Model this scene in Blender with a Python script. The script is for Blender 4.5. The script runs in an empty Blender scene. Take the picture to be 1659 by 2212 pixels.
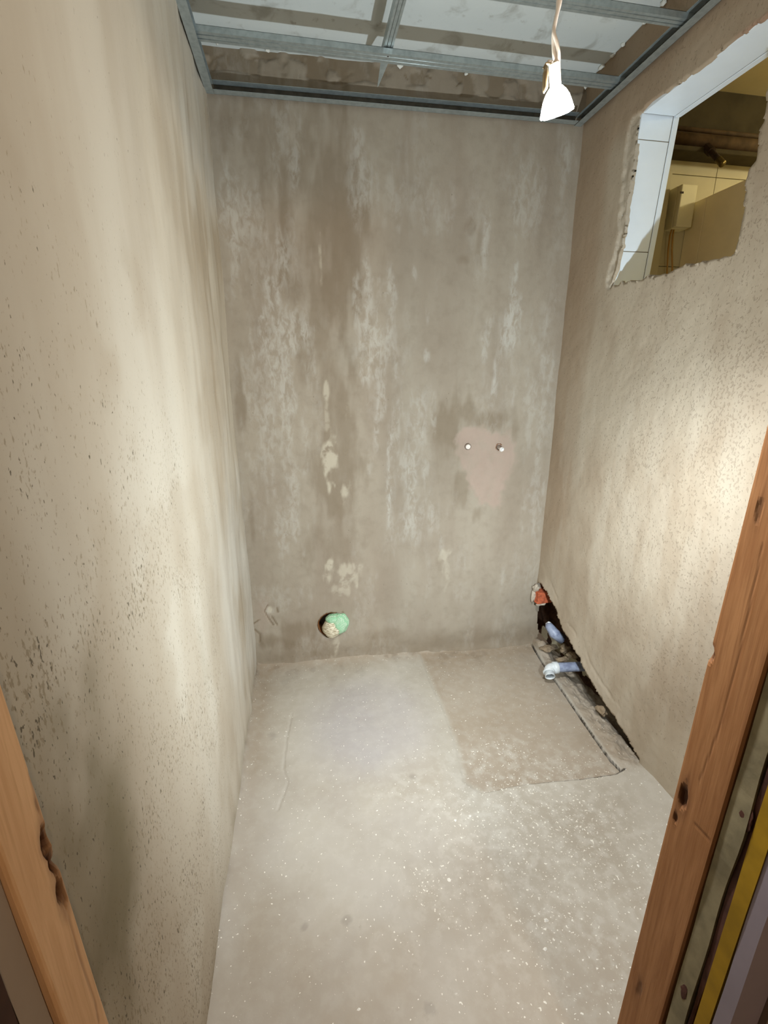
import bpy, bmesh, math, random
import numpy as np
from mathutils import Vector, Matrix

# ------------------------------------------------------------------ camera, world, lights, exposure
S = bpy.context.scene
COL = S.collection
CAM = np.array([.2735, -1.9839, 1.3424]); FPX = 990.18
YAW, PITCH, ROLL = .1754, -.2807, -.0016
_f = np.array([math.sin(YAW)*math.cos(PITCH), math.cos(YAW)*math.cos(PITCH), math.sin(PITCH)])
_r0 = np.array([math.cos(YAW), -math.sin(YAW), 0.]); _u0 = np.cross(_r0, _f)
_r = math.cos(ROLL)*_r0 + math.sin(ROLL)*_u0; _u = -math.sin(ROLL)*_r0 + math.cos(ROLL)*_u0
cd = bpy.data.cameras.new('camera'); cam = bpy.data.objects.new('camera', cd); COL.objects.link(cam)
cd.sensor_fit = 'HORIZONTAL'; cd.sensor_width = 36; cd.lens = FPX/1659*36; cd.clip_start = .02
cam.matrix_world = Matrix(((_r[0], _u[0], -_f[0], CAM[0]), (_r[1], _u[1], -_f[1], CAM[1]), (_r[2], _u[2], -_f[2], CAM[2]), (0, 0, 0, 1)))
S.camera = cam
S.view_settings.view_transform = 'Standard'; S.view_settings.look = 'None'
S.view_settings.exposure = 0.55; S.view_settings.gamma = 1; S.view_settings.use_curve_mapping = False

world = bpy.data.worlds.new('world'); S.world = world; world.use_nodes = True
world.node_tree.nodes['Background'].inputs[0].default_value = (1, .74, .5, 1)
world.node_tree.nodes['Background'].inputs[1].default_value = .07

def light(name, kind, loc, power, color, target=None, **kw):
    d = bpy.data.lights.new(name, kind); d.energy = power; d.color = color
    for k, v in kw.items(): setattr(d, k, v)
    o = bpy.data.objects.new(name, d); COL.objects.link(o); o.location = loc
    if target is not None:
        o.rotation_euler = (Vector(target)-Vector(loc)).to_track_quat('-Z', 'Y').to_euler()
    return o
# second work lamp, standing behind the right-hand door post, shining into the room
light('work_lamp_light', 'SPOT', (.935, -1.42, .86), 63, (.83, .94, 1), target=(.44, -.15, 1.14), spot_size=math.radians(165), spot_blend=.9, shadow_soft_size=.022)
# bulb in the neighbouring room; unseen warm fill added behind the camera
light('neighbour_room_bulb', 'POINT', (2.85, -.75, 2.36), 15, (1, .87, .55), shadow_soft_size=.05)
light('neighbour_low_fill', 'POINT', (1.80, -.58, 1.0), 1.9, (1, .84, .48), shadow_soft_size=.05)  # unseen fill added to brighten the cupboard side and the window lining
light('hallway_fill', 'POINT', (.95, -3.2, 2.2), 32, (1, .72, .47), shadow_soft_size=.08)

# ------------------------------------------------------------------ measures of the place
W = 1.4239            # room width
ZR = 2.30             # underside of the steel ceiling channels
ZC = 2.444            # ceiling slab
YO = .05              # back wall of the neighbouring room
def BY(x): return .0382 - .0268*x    # back wall runs slightly askew

def ray(u, v): return _f + (u-829.5)/FPX*_r - (v-1106)/FPX*_u
def hit(u, v, n, d):
    n = np.array(n, float); D = ray(u, v); return CAM + (d-n@CAM)/(n@D)*D
def onB(u, v): return hit(u, v, (.0268, 1, 0), .0382)
def onR(u, v, x=W): return hit(u, v, (1, 0, 0), x)
def onF(u, v, z=0.): return hit(u, v, (0, 0, 1), z)
def onY(u, v, y): return hit(u, v, (0, 1, 0), y)

# ------------------------------------------------------------------ helpers
rng = np.random.RandomState(7); random.seed(5)
_T = rng.rand(16, 256, 256)
def vn(x, y, s=0):
    x = np.asarray(x, float); y = np.asarray(y, float); xi = np.floor(x).astype(int); yi = np.floor(y).astype(int)
    fx = x-xi; fy = y-yi; fx = fx*fx*(3-2*fx); fy = fy*fy*(3-2*fy); T = _T[s % 16]
    a = T[xi & 255, yi & 255]; b = T[(xi+1) & 255, yi & 255]; c = T[xi & 255, (yi+1) & 255]; d = T[(xi+1) & 255, (yi+1) & 255]
    return (a*(1-fx)+b*fx)*(1-fy)+(c*(1-fx)+d*fx)*fy
def fbm(x, y, s=0, o=4):
    t = 0; a = .5; n = 0
    for k in range(o):
        t = t + a*vn(x*2**k+17.3*k, y*2**k+5.1*k, s+k); n += a; a *= .5
    return t/n
def sst(a, b, x):
    t = np.clip((x-a)/(b-a), 0, 1); return t*t*(3-2*t)

def tag(o, label=None, cat=None, group=None, kind=None):
    if label: o['label'] = label
    if cat: o['category'] = cat
    if group: o['group'] = group
    if kind: o['kind'] = kind
    return o
def link(name, me, mat=None, parent=None, smooth=False):
    o = bpy.data.objects.new(name, me); COL.objects.link(o)
    if mat is not None: me.materials.append(mat)
    if parent is not None: o.parent = parent
    if smooth: me.polygons.foreach_set('use_smooth', [True]*len(me.polygons))
    return o
def empty(name, loc=(0, 0, 0)):
    o = bpy.data.objects.new(name, None); COL.objects.link(o); o.location = loc; o.empty_display_size = .05; return o
def from_bm(name, bm, mat, parent=None, smooth=False):
    bmesh.ops.recalc_face_normals(bm, faces=bm.faces[:])
    me = bpy.data.meshes.new(name); bm.to_mesh(me); bm.free(); return link(name, me, mat, parent, smooth)
def box(bm, a, b, bevel=0.):
    vs = [bm.verts.new((x, y, z)) for x in (a[0], b[0]) for y in (a[1], b[1]) for z in (a[2], b[2])]
    for q in ((0, 1, 3, 2), (4, 6, 7, 5), (0, 4, 5, 1), (2, 3, 7, 6), (0, 2, 6, 4), (1, 5, 7, 3)): bm.faces.new([vs[i] for i in q])
    if bevel:
        es = list({e for v in vs for e in v.link_edges})
        bmesh.ops.bevel(bm, geom=es, offset=bevel, segments=2, affect='EDGES', profile=.5)
def mkbox(name, a, b, mat, parent=None, bevel=.002):
    bm = bmesh.new(); box(bm, a, b, bevel); return from_bm(name, bm, mat, parent)
def tube(bm, pts, r, seg=12, cap=True):
    pts = [Vector(p) for p in pts]; rings = []; prev = None
    for i, p in enumerate(pts):
        t = (pts[min(i+1, len(pts)-1)]-pts[max(i-1, 0)]).normalized()
        n = prev if prev is not None else (Vector((0, 0, 1)) if abs(t.z) < .9 else Vector((1, 0, 0)))
        n = (n-t*n.dot(t)).normalized(); prev = n; b = t.cross(n)
        rr = r[i] if isinstance(r, (list, tuple)) else r
        rings.append([bm.verts.new(p+(n*math.cos(2*math.pi*k/seg)+b*math.sin(2*math.pi*k/seg))*rr) for k in range(seg)])
    for A, B in zip(rings, rings[1:]):
        for k in range(seg): bm.faces.new((A[k], A[(k+1) % seg], B[(k+1) % seg], B[k]))
    if cap: bm.faces.new(rings[0][::-1]); bm.faces.new(rings[-1])
    return rings
def hollow(bm, pts, r, wall, seg=20):
    """open pipe with a wall thickness"""
    A = tube(bm, pts, r, seg, False); B = tube(bm, pts, [q-wall for q in r] if isinstance(r, list) else r-wall, seg, False)
    for e in (0, -1):
        for k in range(seg): bm.faces.new((A[e][k], A[e][(k+1) % seg], B[e][(k+1) % seg], B[e][k]))
def lathe(bm, prof, seg=28):
    rings = [[bm.verts.new((r*math.cos(2*math.pi*k/seg), r*math.sin(2*math.pi*k/seg), z)) for k in range(seg)] for r, z in prof]
    for A, B in zip(rings, rings[1:]):
        for k in range(seg): bm.faces.new((A[k], A[(k+1) % seg], B[(k+1) % seg], B[k]))
    return rings
def lump(bm, c, sx, sy, sz, seed=0, sub=2, amp=.3):
    r = bmesh.ops.create_icosphere(bm, subdivisions=sub, radius=1)
    R = random.Random(seed); ph = [R.uniform(0, 6) for _ in range(6)]
    for v in r['verts']:
        p = v.co.copy(); k = 1+amp*(math.sin(3*p.x+ph[0])*math.sin(2.7*p.y+ph[1])+.6*math.sin(6*p.z+ph[2])*math.sin(5*p.x+ph[3]))
        v.co = Vector((c[0]+p.x*sx*k, c[1]+p.y*sy*k, c[2]+p.z*sz*k))

# ---- materials
class G:
    def __init__(s, name):
        s.m = bpy.data.materials.new(name); s.m.use_nodes = True; s.t = s.m.node_tree; s.n = s.t.nodes; s.bs = s.n['Principled BSDF']
        s.co = s.n.new('ShaderNodeTexCoord').outputs['Object']
    def put(s, sock, v):
        if hasattr(v, 'is_linked'): s.t.links.new(v, sock)
        elif isinstance(v, (tuple, list)) and len(v) == 3 and sock.type == 'RGBA': sock.default_value = (*v, 1)
        else: sock.default_value = v
    def noise(s, scale, detail=4, rough=.55, stretch=(1, 1, 1), dist=0.):
        mp = s.n.new('ShaderNodeMapping'); s.t.links.new(s.co, mp.inputs[0]); mp.inputs['Scale'].default_value = stretch
        n = s.n.new('ShaderNodeTexNoise'); s.t.links.new(mp.outputs[0], n.inputs[0])
        n.inputs['Scale'].default_value = scale; n.inputs['Detail'].default_value = detail; n.inputs['Roughness'].default_value = rough; n.inputs['Distortion'].default_value = dist
        return n.outputs[0]
    def vor(s, scale, stretch=(1, 1, 1), rnd=1.):
        mp = s.n.new('ShaderNodeMapping'); s.t.links.new(s.co, mp.inputs[0]); mp.inputs['Scale'].default_value = stretch
        n = s.n.new('ShaderNodeTexVoronoi'); s.t.links.new(mp.outputs[0], n.inputs[0]); n.inputs['Scale'].default_value = scale; n.inputs['Randomness'].default_value = rnd
        return n.outputs['Distance'], n.outputs['Color']
    def ramp(s, v, a, b, lo=0., hi=1.):
        n = s.n.new('ShaderNodeMapRange'); n.interpolation_type = 'SMOOTHSTEP'
        s.put(n.inputs[0], v); n.inputs[1].default_value = a; n.inputs[2].default_value = b; n.inputs[3].default_value = lo; n.inputs[4].default_value = hi
        return n.outputs[0]
    def math(s, op, a, b=0.):
        n = s.n.new('ShaderNodeMath'); n.operation = op; s.put(n.inputs[0], a); s.put(n.inputs[1], b); return n.outputs[0]
    def mix(s, f, a, b, mode='MIX'):
        n = s.n.new('ShaderNodeMix'); n.data_type = 'RGBA'; n.blend_type = mode
        s.put(n.inputs[0], f); s.put(n.inputs[6], a); s.put(n.inputs[7], b); return n.outputs[2]
    def mask(s, name='mask'):
        a = s.n.new('ShaderNodeAttribute'); a.attribute_name = name
        p = s.n.new('ShaderNodeSeparateColor'); s.t.links.new(a.outputs['Color'], p.inputs[0])
        return p.outputs[0], p.outputs[1], p.outputs[2], a.outputs['Alpha']
    def bump(s, h, strength=.4, dist=.003):
        b = s.n.new('ShaderNodeBump'); s.put(b.inputs['Height'], h); s.put(b.inputs['Strength'], strength); b.inputs['Distance'].default_value = dist
        if s.bs.inputs['Normal'].is_linked: s.t.links.new(s.bs.inputs['Normal'].links[0].from_socket, b.inputs['Normal'])
        s.t.links.new(b.outputs[0], s.bs.inputs['Normal'])
    def done(s, color, rough=.9, metal=0., spec=.25, **kw):
        s.put(s.bs.inputs['Base Color'], color); s.put(s.bs.inputs['Roughness'], rough); s.bs.inputs['Metallic'].default_value = metal
        s.bs.inputs['Specular IOR Level'].default_value = spec
        for k, v in kw.items(): s.put(s.bs.inputs[k], v)
        return s.m
def lin(r, g, b):
    f = lambda c: (c/255/12.92 if c/255 < .04045 else ((c/255+.055)/1.055)**2.4)
    return (f(r), f(g), f(b))
def simple(name, c, rough=.6, metal=0., var=.12, scale=30, bump=.15, **kw):
    g = G(name); n = g.noise(scale, 5); c2 = tuple(x*(1-var*2) for x in c)
    col = g.mix(g.ramp(n, .35, .7), c, c2); g.bump(n, bump, .002); return g.done(col, rough, metal, **kw)

# ---- wall grids: P(a,b)->position, with a height h along normal n and a colour mask
def grid(name, a, b, pos, mask, mat, keep=None, snap=None, parent=None):
    A, B = np.meshgrid(a, b, indexing='ij')
    if snap is not None: A, B = snap(A, B)
    X, Y, Z = pos(A, B); na, nb = A.shape
    co = np.stack([X, Y, Z], -1).reshape(-1, 3)
    idx = np.arange(na*nb).reshape(na, nb)
    q = np.stack([idx[:-1, :-1], idx[1:, :-1], idx[1:, 1:], idx[:-1, 1:]], -1).reshape(-1, 4)
    if keep is not None:
        Ac = (A[:-1, :-1]+A[1:, 1:])/2; Bc = (B[:-1, :-1]+B[1:, 1:])/2
        q = q[keep(Ac, Bc).reshape(-1)]
    M = np.stack([np.clip(m, 0, 1)*np.ones_like(A) for m in mask(A, B)], -1).reshape(-1, 4)
    me = bpy.data.meshes.new(name); me.from_pydata(co.tolist(), [], q.tolist())
    at = me.attributes.new('mask', 'FLOAT_COLOR', 'POINT'); at.data.foreach_set('color', M.astype(np.float32).reshape(-1))
    o = link(name, me, mat, parent, True)
    return o

def seg_dist(X, Y, pts):
    d = np.full(np.shape(X), 1e9); tt = np.zeros(np.shape(X)); L = 0
    for (x0, y0), (x1, y1) in zip(pts, pts[1:]):
        dx, dy = x1-x0, y1-y0; l2 = dx*dx+dy*dy+1e-12
        t = np.clip(((X-x0)*dx+(Y-y0)*dy)/l2, 0, 1); e = np.hypot(X-x0-t*dx, Y-y0-t*dy)
        m = e < d; d = np.where(m, e, d); tt = np.where(m, L+t*math.sqrt(l2), tt); L += math.sqrt(l2)
    return d, tt
def inside(X, Y, poly):
    r = np.zeros(np.shape(X), bool); n = len(poly)
    for i in range(n):
        x0, y0 = poly[i]; x1, y1 = poly[(i+1) % n]
        c = ((y0 > Y) != (y1 > Y)) & (X < (x1-x0)*(Y-y0)/(y1-y0+1e-15)+x0); r ^= c
    return r
def jag(pts, step, amp, seed, closed=False):
    R = np.random.RandomState(seed); out = []; P = pts+[pts[0]] if closed else pts
    for (x0, y0), (x1, y1) in zip(P, P[1:]):
        n = max(1, int(math.hypot(x1-x0, y1-y0)/step))
        for k in range(n):
            t = k/n; out.append((x0+(x1-x0)*t+R.randn()*amp, y0+(y1-y0)*t+R.randn()*amp))
    if not closed: out.append(pts[-1])
    return out

# ------------------------------------------------------------------ plaster materials
def mat_back():
    g = G('cement_plaster_back'); R, Gc, B, A = g.mask()
    n1 = g.noise(3.2, 5, stretch=(1.6, 1, .45)); n2 = g.noise(26, 5); n3 = g.noise(190, 3)
    c = g.mix(g.ramp(n1, .35, .68), lin(157, 147, 131), lin(146, 134, 118))
    c = g.mix(g.math('MULTIPLY', g.ramp(n2, .42, .75), .30), c, lin(128, 116, 100))
    c = g.mix(g.math('MULTIPLY', Gc, .8), c, lin(108, 91, 68))
    web = g.ramp(g.noise(30, 6, .65, (1.5, 1, .7), .5), .36, .62)
    c = g.mix(g.math('MULTIPLY', g.math('MULTIPLY', R, web), .6), c, lin(190, 187, 178))
    c = g.mix(g.math('MULTIPLY', g.math('MULTIPLY', B, g.ramp(g.noise(18, 5), .25, .6, .5, 1.)), .6), c, lin(170, 147, 134))
    c = g.mix(g.math('MULTIPLY', g.math('MULTIPLY', A, g.ramp(n2, .3, .5)), .7), c, lin(194, 186, 167))
    v, vc = g.vor(46, (1, 1, .6)); sp = g.math('MULTIPLY', g.ramp(v, .10, .05), g.ramp(g.noise(9, 3), .56, .66))
    c = g.mix(g.math('MULTIPLY', sp, .6), c, lin(95, 84, 68))
    g.bump(n3, .30, .0015); g.bump(n2, .35, .003)
    return g.done(c, .86, spec=.3)
def mat_left():
    g = G('smooth_plaster_left'); R, Gc, B, A = g.mask()
    n1 = g.noise(2.2, 5, stretch=(1, 2.2, .5)); n2 = g.noise(34, 5, stretch=(1, 1, .5)); n3 = g.noise(150, 3)
    c = g.mix(g.ramp(n1, .35, .7), lin(187, 178, 162), lin(172, 160, 142))
    c = g.mix(g.math('MULTIPLY', R, .6), c, lin(150, 133, 110))
    c = g.mix(g.math('MULTIPLY', B, .85), c, lin(108, 96, 68))
    c = g.mix(g.math('MULTIPLY', A, .6), c, lin(206, 203, 194))
    dens = g.math('ADD', g.math('MULTIPLY', Gc, .13), g.math('MULTIPLY', g.noise(9, 3), .12))
    s1 = g.ramp(g.math('ADD', g.noise(165, 2, .5, (1, 1.2, .6)), dens), .80, .85)
    s2 = g.ramp(g.math('ADD', g.noise(170, 3, .6, (1, 1.2, .5)), dens), .72, .80)
    c = g.mix(g.math('MULTIPLY', s2, .55), c, lin(112, 96, 66))
    c = g.mix(g.math('MULTIPLY', s1, .8), c, lin(66, 55, 34))
    g.bump(n3, .18, .001); g.bump(n2, .25, .002)
    return g.done(c, .72, spec=.35)
def mat_right():
    g = G('rough_plaster_right'); R, Gc, B, A = g.mask()
    n1 = g.noise(3.2, 5, stretch=(1, 1.4, .7)); n2 = g.noise(42, 5); n3 = g.noise(160, 3)
    c = g.mix(g.ramp(n1, .35, .68), lin(178, 166, 147), lin(160, 145, 125))
    c = g.mix(g.math('MULTIPLY', Gc, .7), c, lin(154, 132, 108))
    c = g.mix(g.math('MULTIPLY', B, .8), c, lin(186, 177, 161))
    c = g.mix(g.math('MULTIPLY', A, .85), c, lin(152, 118, 98))
    pn = g.math('ADD', g.noise(150, 3, .5, (1, 1, .75)), g.math('MULTIPLY', R, .11)); pit = g.ramp(pn, .655, .72)
    c = g.mix(g.math('MULTIPLY', pit, .24), c, lin(105, 90, 70))
    g.bump(n3, .3, .001); g.bump(n2, .30, .003); g.bump(g.math('SUBTRACT', 1., pit), .45, .003)
    return g.done(c, .85, spec=.3)
def mat_floor():
    g = G('concrete_screed'); R, Gc, B, A = g.mask()
    n1 = g.noise(3.5, 5); n2 = g.noise(30, 6); n3 = g.noise(220, 3)
    c = g.mix(g.ramp(n1, .35, .68), lin(182, 176, 164), lin(168, 160, 146))
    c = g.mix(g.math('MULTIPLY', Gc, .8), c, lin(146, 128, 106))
    c = g.mix(g.math('MULTIPLY', B, .65), c, lin(163, 158, 159))
    c = g.mix(g.math('MULTIPLY', A, .9), c, lin(50, 38, 26))
    dens = g.math('ADD', g.math('MULTIPLY', R, .10), g.math('MULTIPLY', g.noise(6, 3), .10))
    sp = g.ramp(g.math('ADD', g.noise(125, 1, .5), dens), .80, .825)
    s2 = g.ramp(g.math('ADD', g.noise(190, 2, .5), dens), .80, .83)
    c = g.mix(g.math('MULTIPLY', g.math('MULTIPLY', R, g.ramp(n2, .42, .7)), .5), c, lin(214, 212, 204))
    c = g.mix(g.math('MULTIPLY', sp, .8), c, lin(236, 233, 222)); c = g.mix(g.math('MULTIPLY', s2, .5), c, lin(230, 228, 218))
    c = g.mix(g.math('MULTIPLY', g.ramp(n2, .6, .8), .35), c, lin(138, 126, 108))
    g.bump(n3, .25, .0012); g.bump(n2, .30, .003)
    return g.done(c, g.ramp(n1, .3, .7, .55, .8), spec=.4)
def mat_ceiling():
    g = G('whitewashed_slab'); n1 = g.noise(9, 6, dist=.6); n2 = g.noise(60, 5)
    c = g.mix(g.ramp(n1, .54, .72, 0, .55), lin(204, 210, 208), lin(140, 138, 128))
    c = g.mix(g.ramp(g.noise(30, 6), .62, .78, 0, .5), c, lin(120, 112, 98))
    g.bump(n2, .3, .002); return g.done(c, .85)
M_BACK, M_LEFT, M_RIGHT, M_FLOOR, M_CEIL = mat_back(), mat_left(), mat_right(), mat_floor(), mat_ceiling()
M_BRICKDARK = simple('dark_mortar', lin(112, 90, 70), .95, var=.25, scale=25, bump=.8)
def mat_steel():
    g = G('galvanised_steel'); n = g.noise(60, 5, stretch=(1, 1, 1)); n2 = g.noise(8, 3)
    c = g.mix(g.ramp(n, .35, .7), lin(172, 182, 182), lin(154, 164, 165)); c = g.mix(g.ramp(n2, .5, .75, 0, .4), c, lin(142, 148, 146))
    g.bump(n, .05, .0003); return g.done(c, g.ramp(n2, .3, .7, .32, .45), .6, spec=.5)
M_STEEL = mat_steel()
M_STEEL_SHADE = simple('shaded_web_steel', lin(92, 86, 76), .6, .4, var=.15, scale=40, bump=.1)  # darker steel colour stands in for shade inside the wall channels

# ------------------------------------------------------------------ floor
PATCH_L = [tuple(onF(*q)[:2]) for q in ((905, 1412), (928, 1475), (960, 1545), (985, 1620), (1000, 1690), (1035, 1712))]
GROOVE = [tuple(onF(*q)[:2]) for q in ((1146, 1388), (1172, 1430), (1203, 1475), (1245, 1535), (1290, 1600), (1318, 1640), (1341, 1664))]
CRACK = [tuple(onF(*q)[:2]) for q in ((1350, 1661), (1330, 1672), (1255, 1682), (1170, 1690), (1110, 1698), (1062, 1708), (1040, 1712))]
CRACKL = [tuple(onF(*q)[:2]) for q in ((630, 1540), (618, 1600), (612, 1660), (622, 1690), (600, 1750))]
PATCH = PATCH_L + CRACK[::-1][1:-1] + GROOVE[::-1]
GX = lambda y: np.interp(y, [g[1] for g in GROOVE[::-1]], [g[0] for g in GROOVE[::-1]])
def floor_h(x, y):
    h = (fbm(x*5, y*5, 1)-.5)*.008 + (fbm(x*30, y*30, 2)-.5)*.0016
    dl, _ = seg_dist(x, y, PATCH_L); ins = inside(x, y, PATCH)
    h = h - np.where(ins, .006, 0)*sst(-.01, .016, np.where(ins, dl, -dl)) - .006*np.where(ins, 0, 1)*(1-sst(0, .01, dl))*.0
    wob = (fbm(x*60, y*60, 3)-.5)*.004
    dg, tg = seg_dist(x+wob, y, GROOVE); h = h-.03*(1-sst(.0018, .0035, dg))
    dc, tc = seg_dist(x, y+wob*2, CRACK); h = h-.012*(1-sst(.0008, .0028, dc))*(1-sst(.22, .55, tc)*.75)
    dcl, tl = seg_dist(x+wob, y, CRACKL); h = h-.003*(1-sst(.001, .005, dcl))
    db = BY(x)-y; edge = .035+.02*fbm(x*9, y*0, 4)
    h = h+.028*np.exp(-np.clip(db, 0, 9)/edge*1.4)*(.55+.45*fbm(x*14, y*14, 5))*(1-sst(.78, 1.0, x)*.55)
    h = h+.020*np.exp(-np.clip(x, 0, 9)/.022)
    h = h+.010*np.exp(-np.clip(W-x, 0, 9)/.02)*(1-sst(-.9, -.8, y))
    rs = sst(0, .01, x-GX(y)-.004)*sst(-.86, -.78, y)         # rough mortar bed beside the groove
    h = h+rs*(.001+sst(0, .06, x-GX(y))*((fbm(x*26, y*26, 6)-.45)*.026+(fbm(x*70, y*70, 9)-.5)*.012)-.07*sst(1.43, 1.52, x))
    h = h+rs*.045*np.exp(-((x-1.46)/.07)**2-((y+.06)/.06)**2)
    return h
def floor_mask(x, y):
    nz = fbm(x*9, y*9, 7); ns = fbm(x*22, y*22, 8)
    dist = np.hypot((x-.95)/.5, (y+1.0)/.40)
    white = sst(1.3, .2, dist+(nz-.5)*1.0)*.6+.2
    ins = inside(x, y, PATCH); dl, _ = seg_dist(x, y, PATCH_L)
    browned = np.where(ins, .62+.2*nz, 0)*sst(0, .03, dl)  # damp brown of the sunken patch
    browned = browned+.75*np.exp(-np.clip(x-.05, 0, 9)/.06)*sst(-1.5, -.3, y)+.5*sst(-1.05, -1.5, y+(nz-.5)*.4)  # browner along the left edge and towards the doorway
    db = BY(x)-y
    browned = browned+.9*np.exp(-(np.clip(db, 0, 9)/.07)**2)*(ns*.6+.6)
    browned = browned+.7*sst(0, .02, x-GX(y))*sst(-.86, -.8, y)
    pur = sst(.42, .15, np.hypot((x-.48)/.8, (y+.42)/.9))*(.6+.5*nz)*np.where(ins, .25, 1)+.4*sst(.7, .2, np.hypot(x-.35, y+.95))*nz
    dg, _ = seg_dist(x, y, GROOVE); dc, tc = seg_dist(x, y, CRACK)
    dark = 1.*(1-sst(.0024, .0042, dg))+.95*(1-sst(.0018, .0048, dc))*(1-sst(.15, .5, tc)*.8)
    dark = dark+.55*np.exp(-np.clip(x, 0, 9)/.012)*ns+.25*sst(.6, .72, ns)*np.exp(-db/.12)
    for (u, v, r) in ((893, 1678, .016), (750, 1985, .013), (928, 2180, .012), (660, 2000, .010), (590, 1590, .02)):
        p = onF(u, v); dark = dark+.22*sst(r*1.3, r*.3, np.hypot(x-p[0], y-p[1])+(fbm(x*60, y*60, 8)-.5)*.03)
    return white, browned, pur, dark
fa = np.concatenate([np.arange(-.03, 1.30, .0046), np.arange(1.30, 1.43, .0017), np.arange(1.43, 1.575, .0046)])
fb = np.concatenate([np.arange(-1.68, -.87, .0046), np.arange(-.87, -.79, .0018), np.arange(-.79, .075, .0046)])
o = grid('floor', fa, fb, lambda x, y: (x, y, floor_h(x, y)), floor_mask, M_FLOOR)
tag(o, 'grey concrete screed floor with a sunken patch and paint specks', 'floor', kind='structure')
o = mkbox('floor_hallway', (-1.6, -4.2, -.06), (2.4, -1.68, -.002), M_FLOOR, bevel=0)
tag(o, 'bare concrete hallway floor in front of the doorway', 'floor', kind='structure')

# ------------------------------------------------------------------ left wall
LB = [(447, 210), (449, 281), (461, 440), (488, 729), (495, 784), (508, 943), (524, 1106), (542, 1306), (549, 1394)]
def left_h(y, z):
    n = (fbm(y*7+3, z*1.5, 2)-.5)*.020*sst(-1.0, -.1, y) + (fbm(y*3, z*3, 3)-.5)*.010 + (fbm(y*40, z*25, 4)-.5)*.0012
    n = n+.010*sst(.7, .1, z)*(fbm(y*4, z*4, 5))*1.2
    n = n-.006*sst(.10, .0, np.abs(y+.07))*sst(.4, 1.4, z)
    return n
def left_mask(y, z):
    ns = fbm(y*16+7, z*2.2, 6); nz = fbm(y*6, z*6, 9)
    streak = sst(.52, .66, ns)*sst(-.95, -.15, y)*.8+.4*sst(.5, .65, fbm(y*5, z*4, 11))
    streak = streak+.55*sst(-.7, -1.5, y)
    d = sst(-.25, -1.1, y)*sst(2.05, .9, z)
    mold = np.clip(d*.62+.30*sst(.46, .64, nz)*sst(2.0, 1.0, z)-.14, 0, 1)
    for (u, v, ry, rz, k) in ((75, 1480, .05, .07, .55), (40, 900, .06, .12, .25), (200, 1330, .07, .10, .2), (60, 1600, .03, .08, .35), (300, 1250, .09, .12, .18)):
        p = hit(u, v, (1, 0, 0), 0); mold = mold+k*sst(1.2, .3, np.hypot((y-p[1])/ry, (z-p[2])/rz)+(nz-.5)*.8)
    green = np.zeros_like(y)
    for (u, v, ry, rz, k) in ((255, 1800, .06, .20, 1.), (210, 1950, .06, .20, 1.), (230, 1700, .04, .14, .5), (60, 1450, .05, .10, .35), (250, 2100, .05, .2, .5), (440, 1430, .025, .08, .3), (80, 1640, .05, .1, .3)):
        p = hit(u, v, (1, 0, 0), 0); green = green+.5*k*sst(1.9, -.1, np.hypot((y-p[1])/ry, (z-p[2])/rz)+(fbm(y*14, z*9, 4)-.5)*1.6)
    green = green+.5*sst(.09, .0, z)*ns
    light_ = sst(.5, .7, fbm(y*4+20, z*2, 12))*.7*sst(-.9, -.3, y)
    return streak, mold, green, light_
la = np.arange(-1.64, .075, .006); lb = np.arange(-.03, 2.46, .0075)
o = grid('wall_left', la, lb, lambda y, z: (left_h(y, z), y, z), left_mask, M_LEFT)
tag(o, 'pale plastered left wall speckled with dark mould', 'wall', kind='structure')

# ------------------------------------------------------------------ back wall
DR = onB(716, 1350); P1 = onB(1011, 965); P2 = onB(1079, 966)
def stain(x, z, lst, sd, brk=.9, sx=1., sz=1., e0=1.25, e1=.25):
    n = fbm(x*22*sx, z*9*sz, sd); m = np.zeros_like(x)
    for (u, v, ru, rv, k) in lst:
        p = onB(u, v); s = 1/455.
        m = np.maximum(m, k*sst(e0, e1, np.hypot((x-p[0])/(ru*s), (z-p[2])/(rv*s))+(n-.5)*brk*2))
    return m
PINK = [tuple(onB(*q)[[0, 2]]) for q in ((1003, 925), (1045, 920), (1062, 940), (1098, 935), (1110, 960), (1112, 1000), (1090, 1040), (1082, 1080), (1070, 1100), (1035, 1085), (1015, 1050), (1000, 1010), (986, 970), (992, 935))]
BCRACK = [[tuple(onB(*q)[[0, 2]]) for q in c] for c in (((578, 1308), (571, 1320), (578, 1332), (590, 1350)), ((549, 1347), (560, 1339)), ((551, 1360), (562, 1370), (561, 1386)), ((588, 1332), (598, 1350)), ((600, 1312), (601, 1322)),
    ((735, 170), (748, 160), (763, 154)), ((874, 160), (879, 170)), ((482, 113), (460, 124), (447, 140)), ((492, 118), (494, 134)), ((536, 124), (560, 123)), ((468, 130), (462, 146)), ((920, 160), (932, 168)), ((985, 185), (998, 172)), ((740, 1322), (743, 1330)))]
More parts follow.
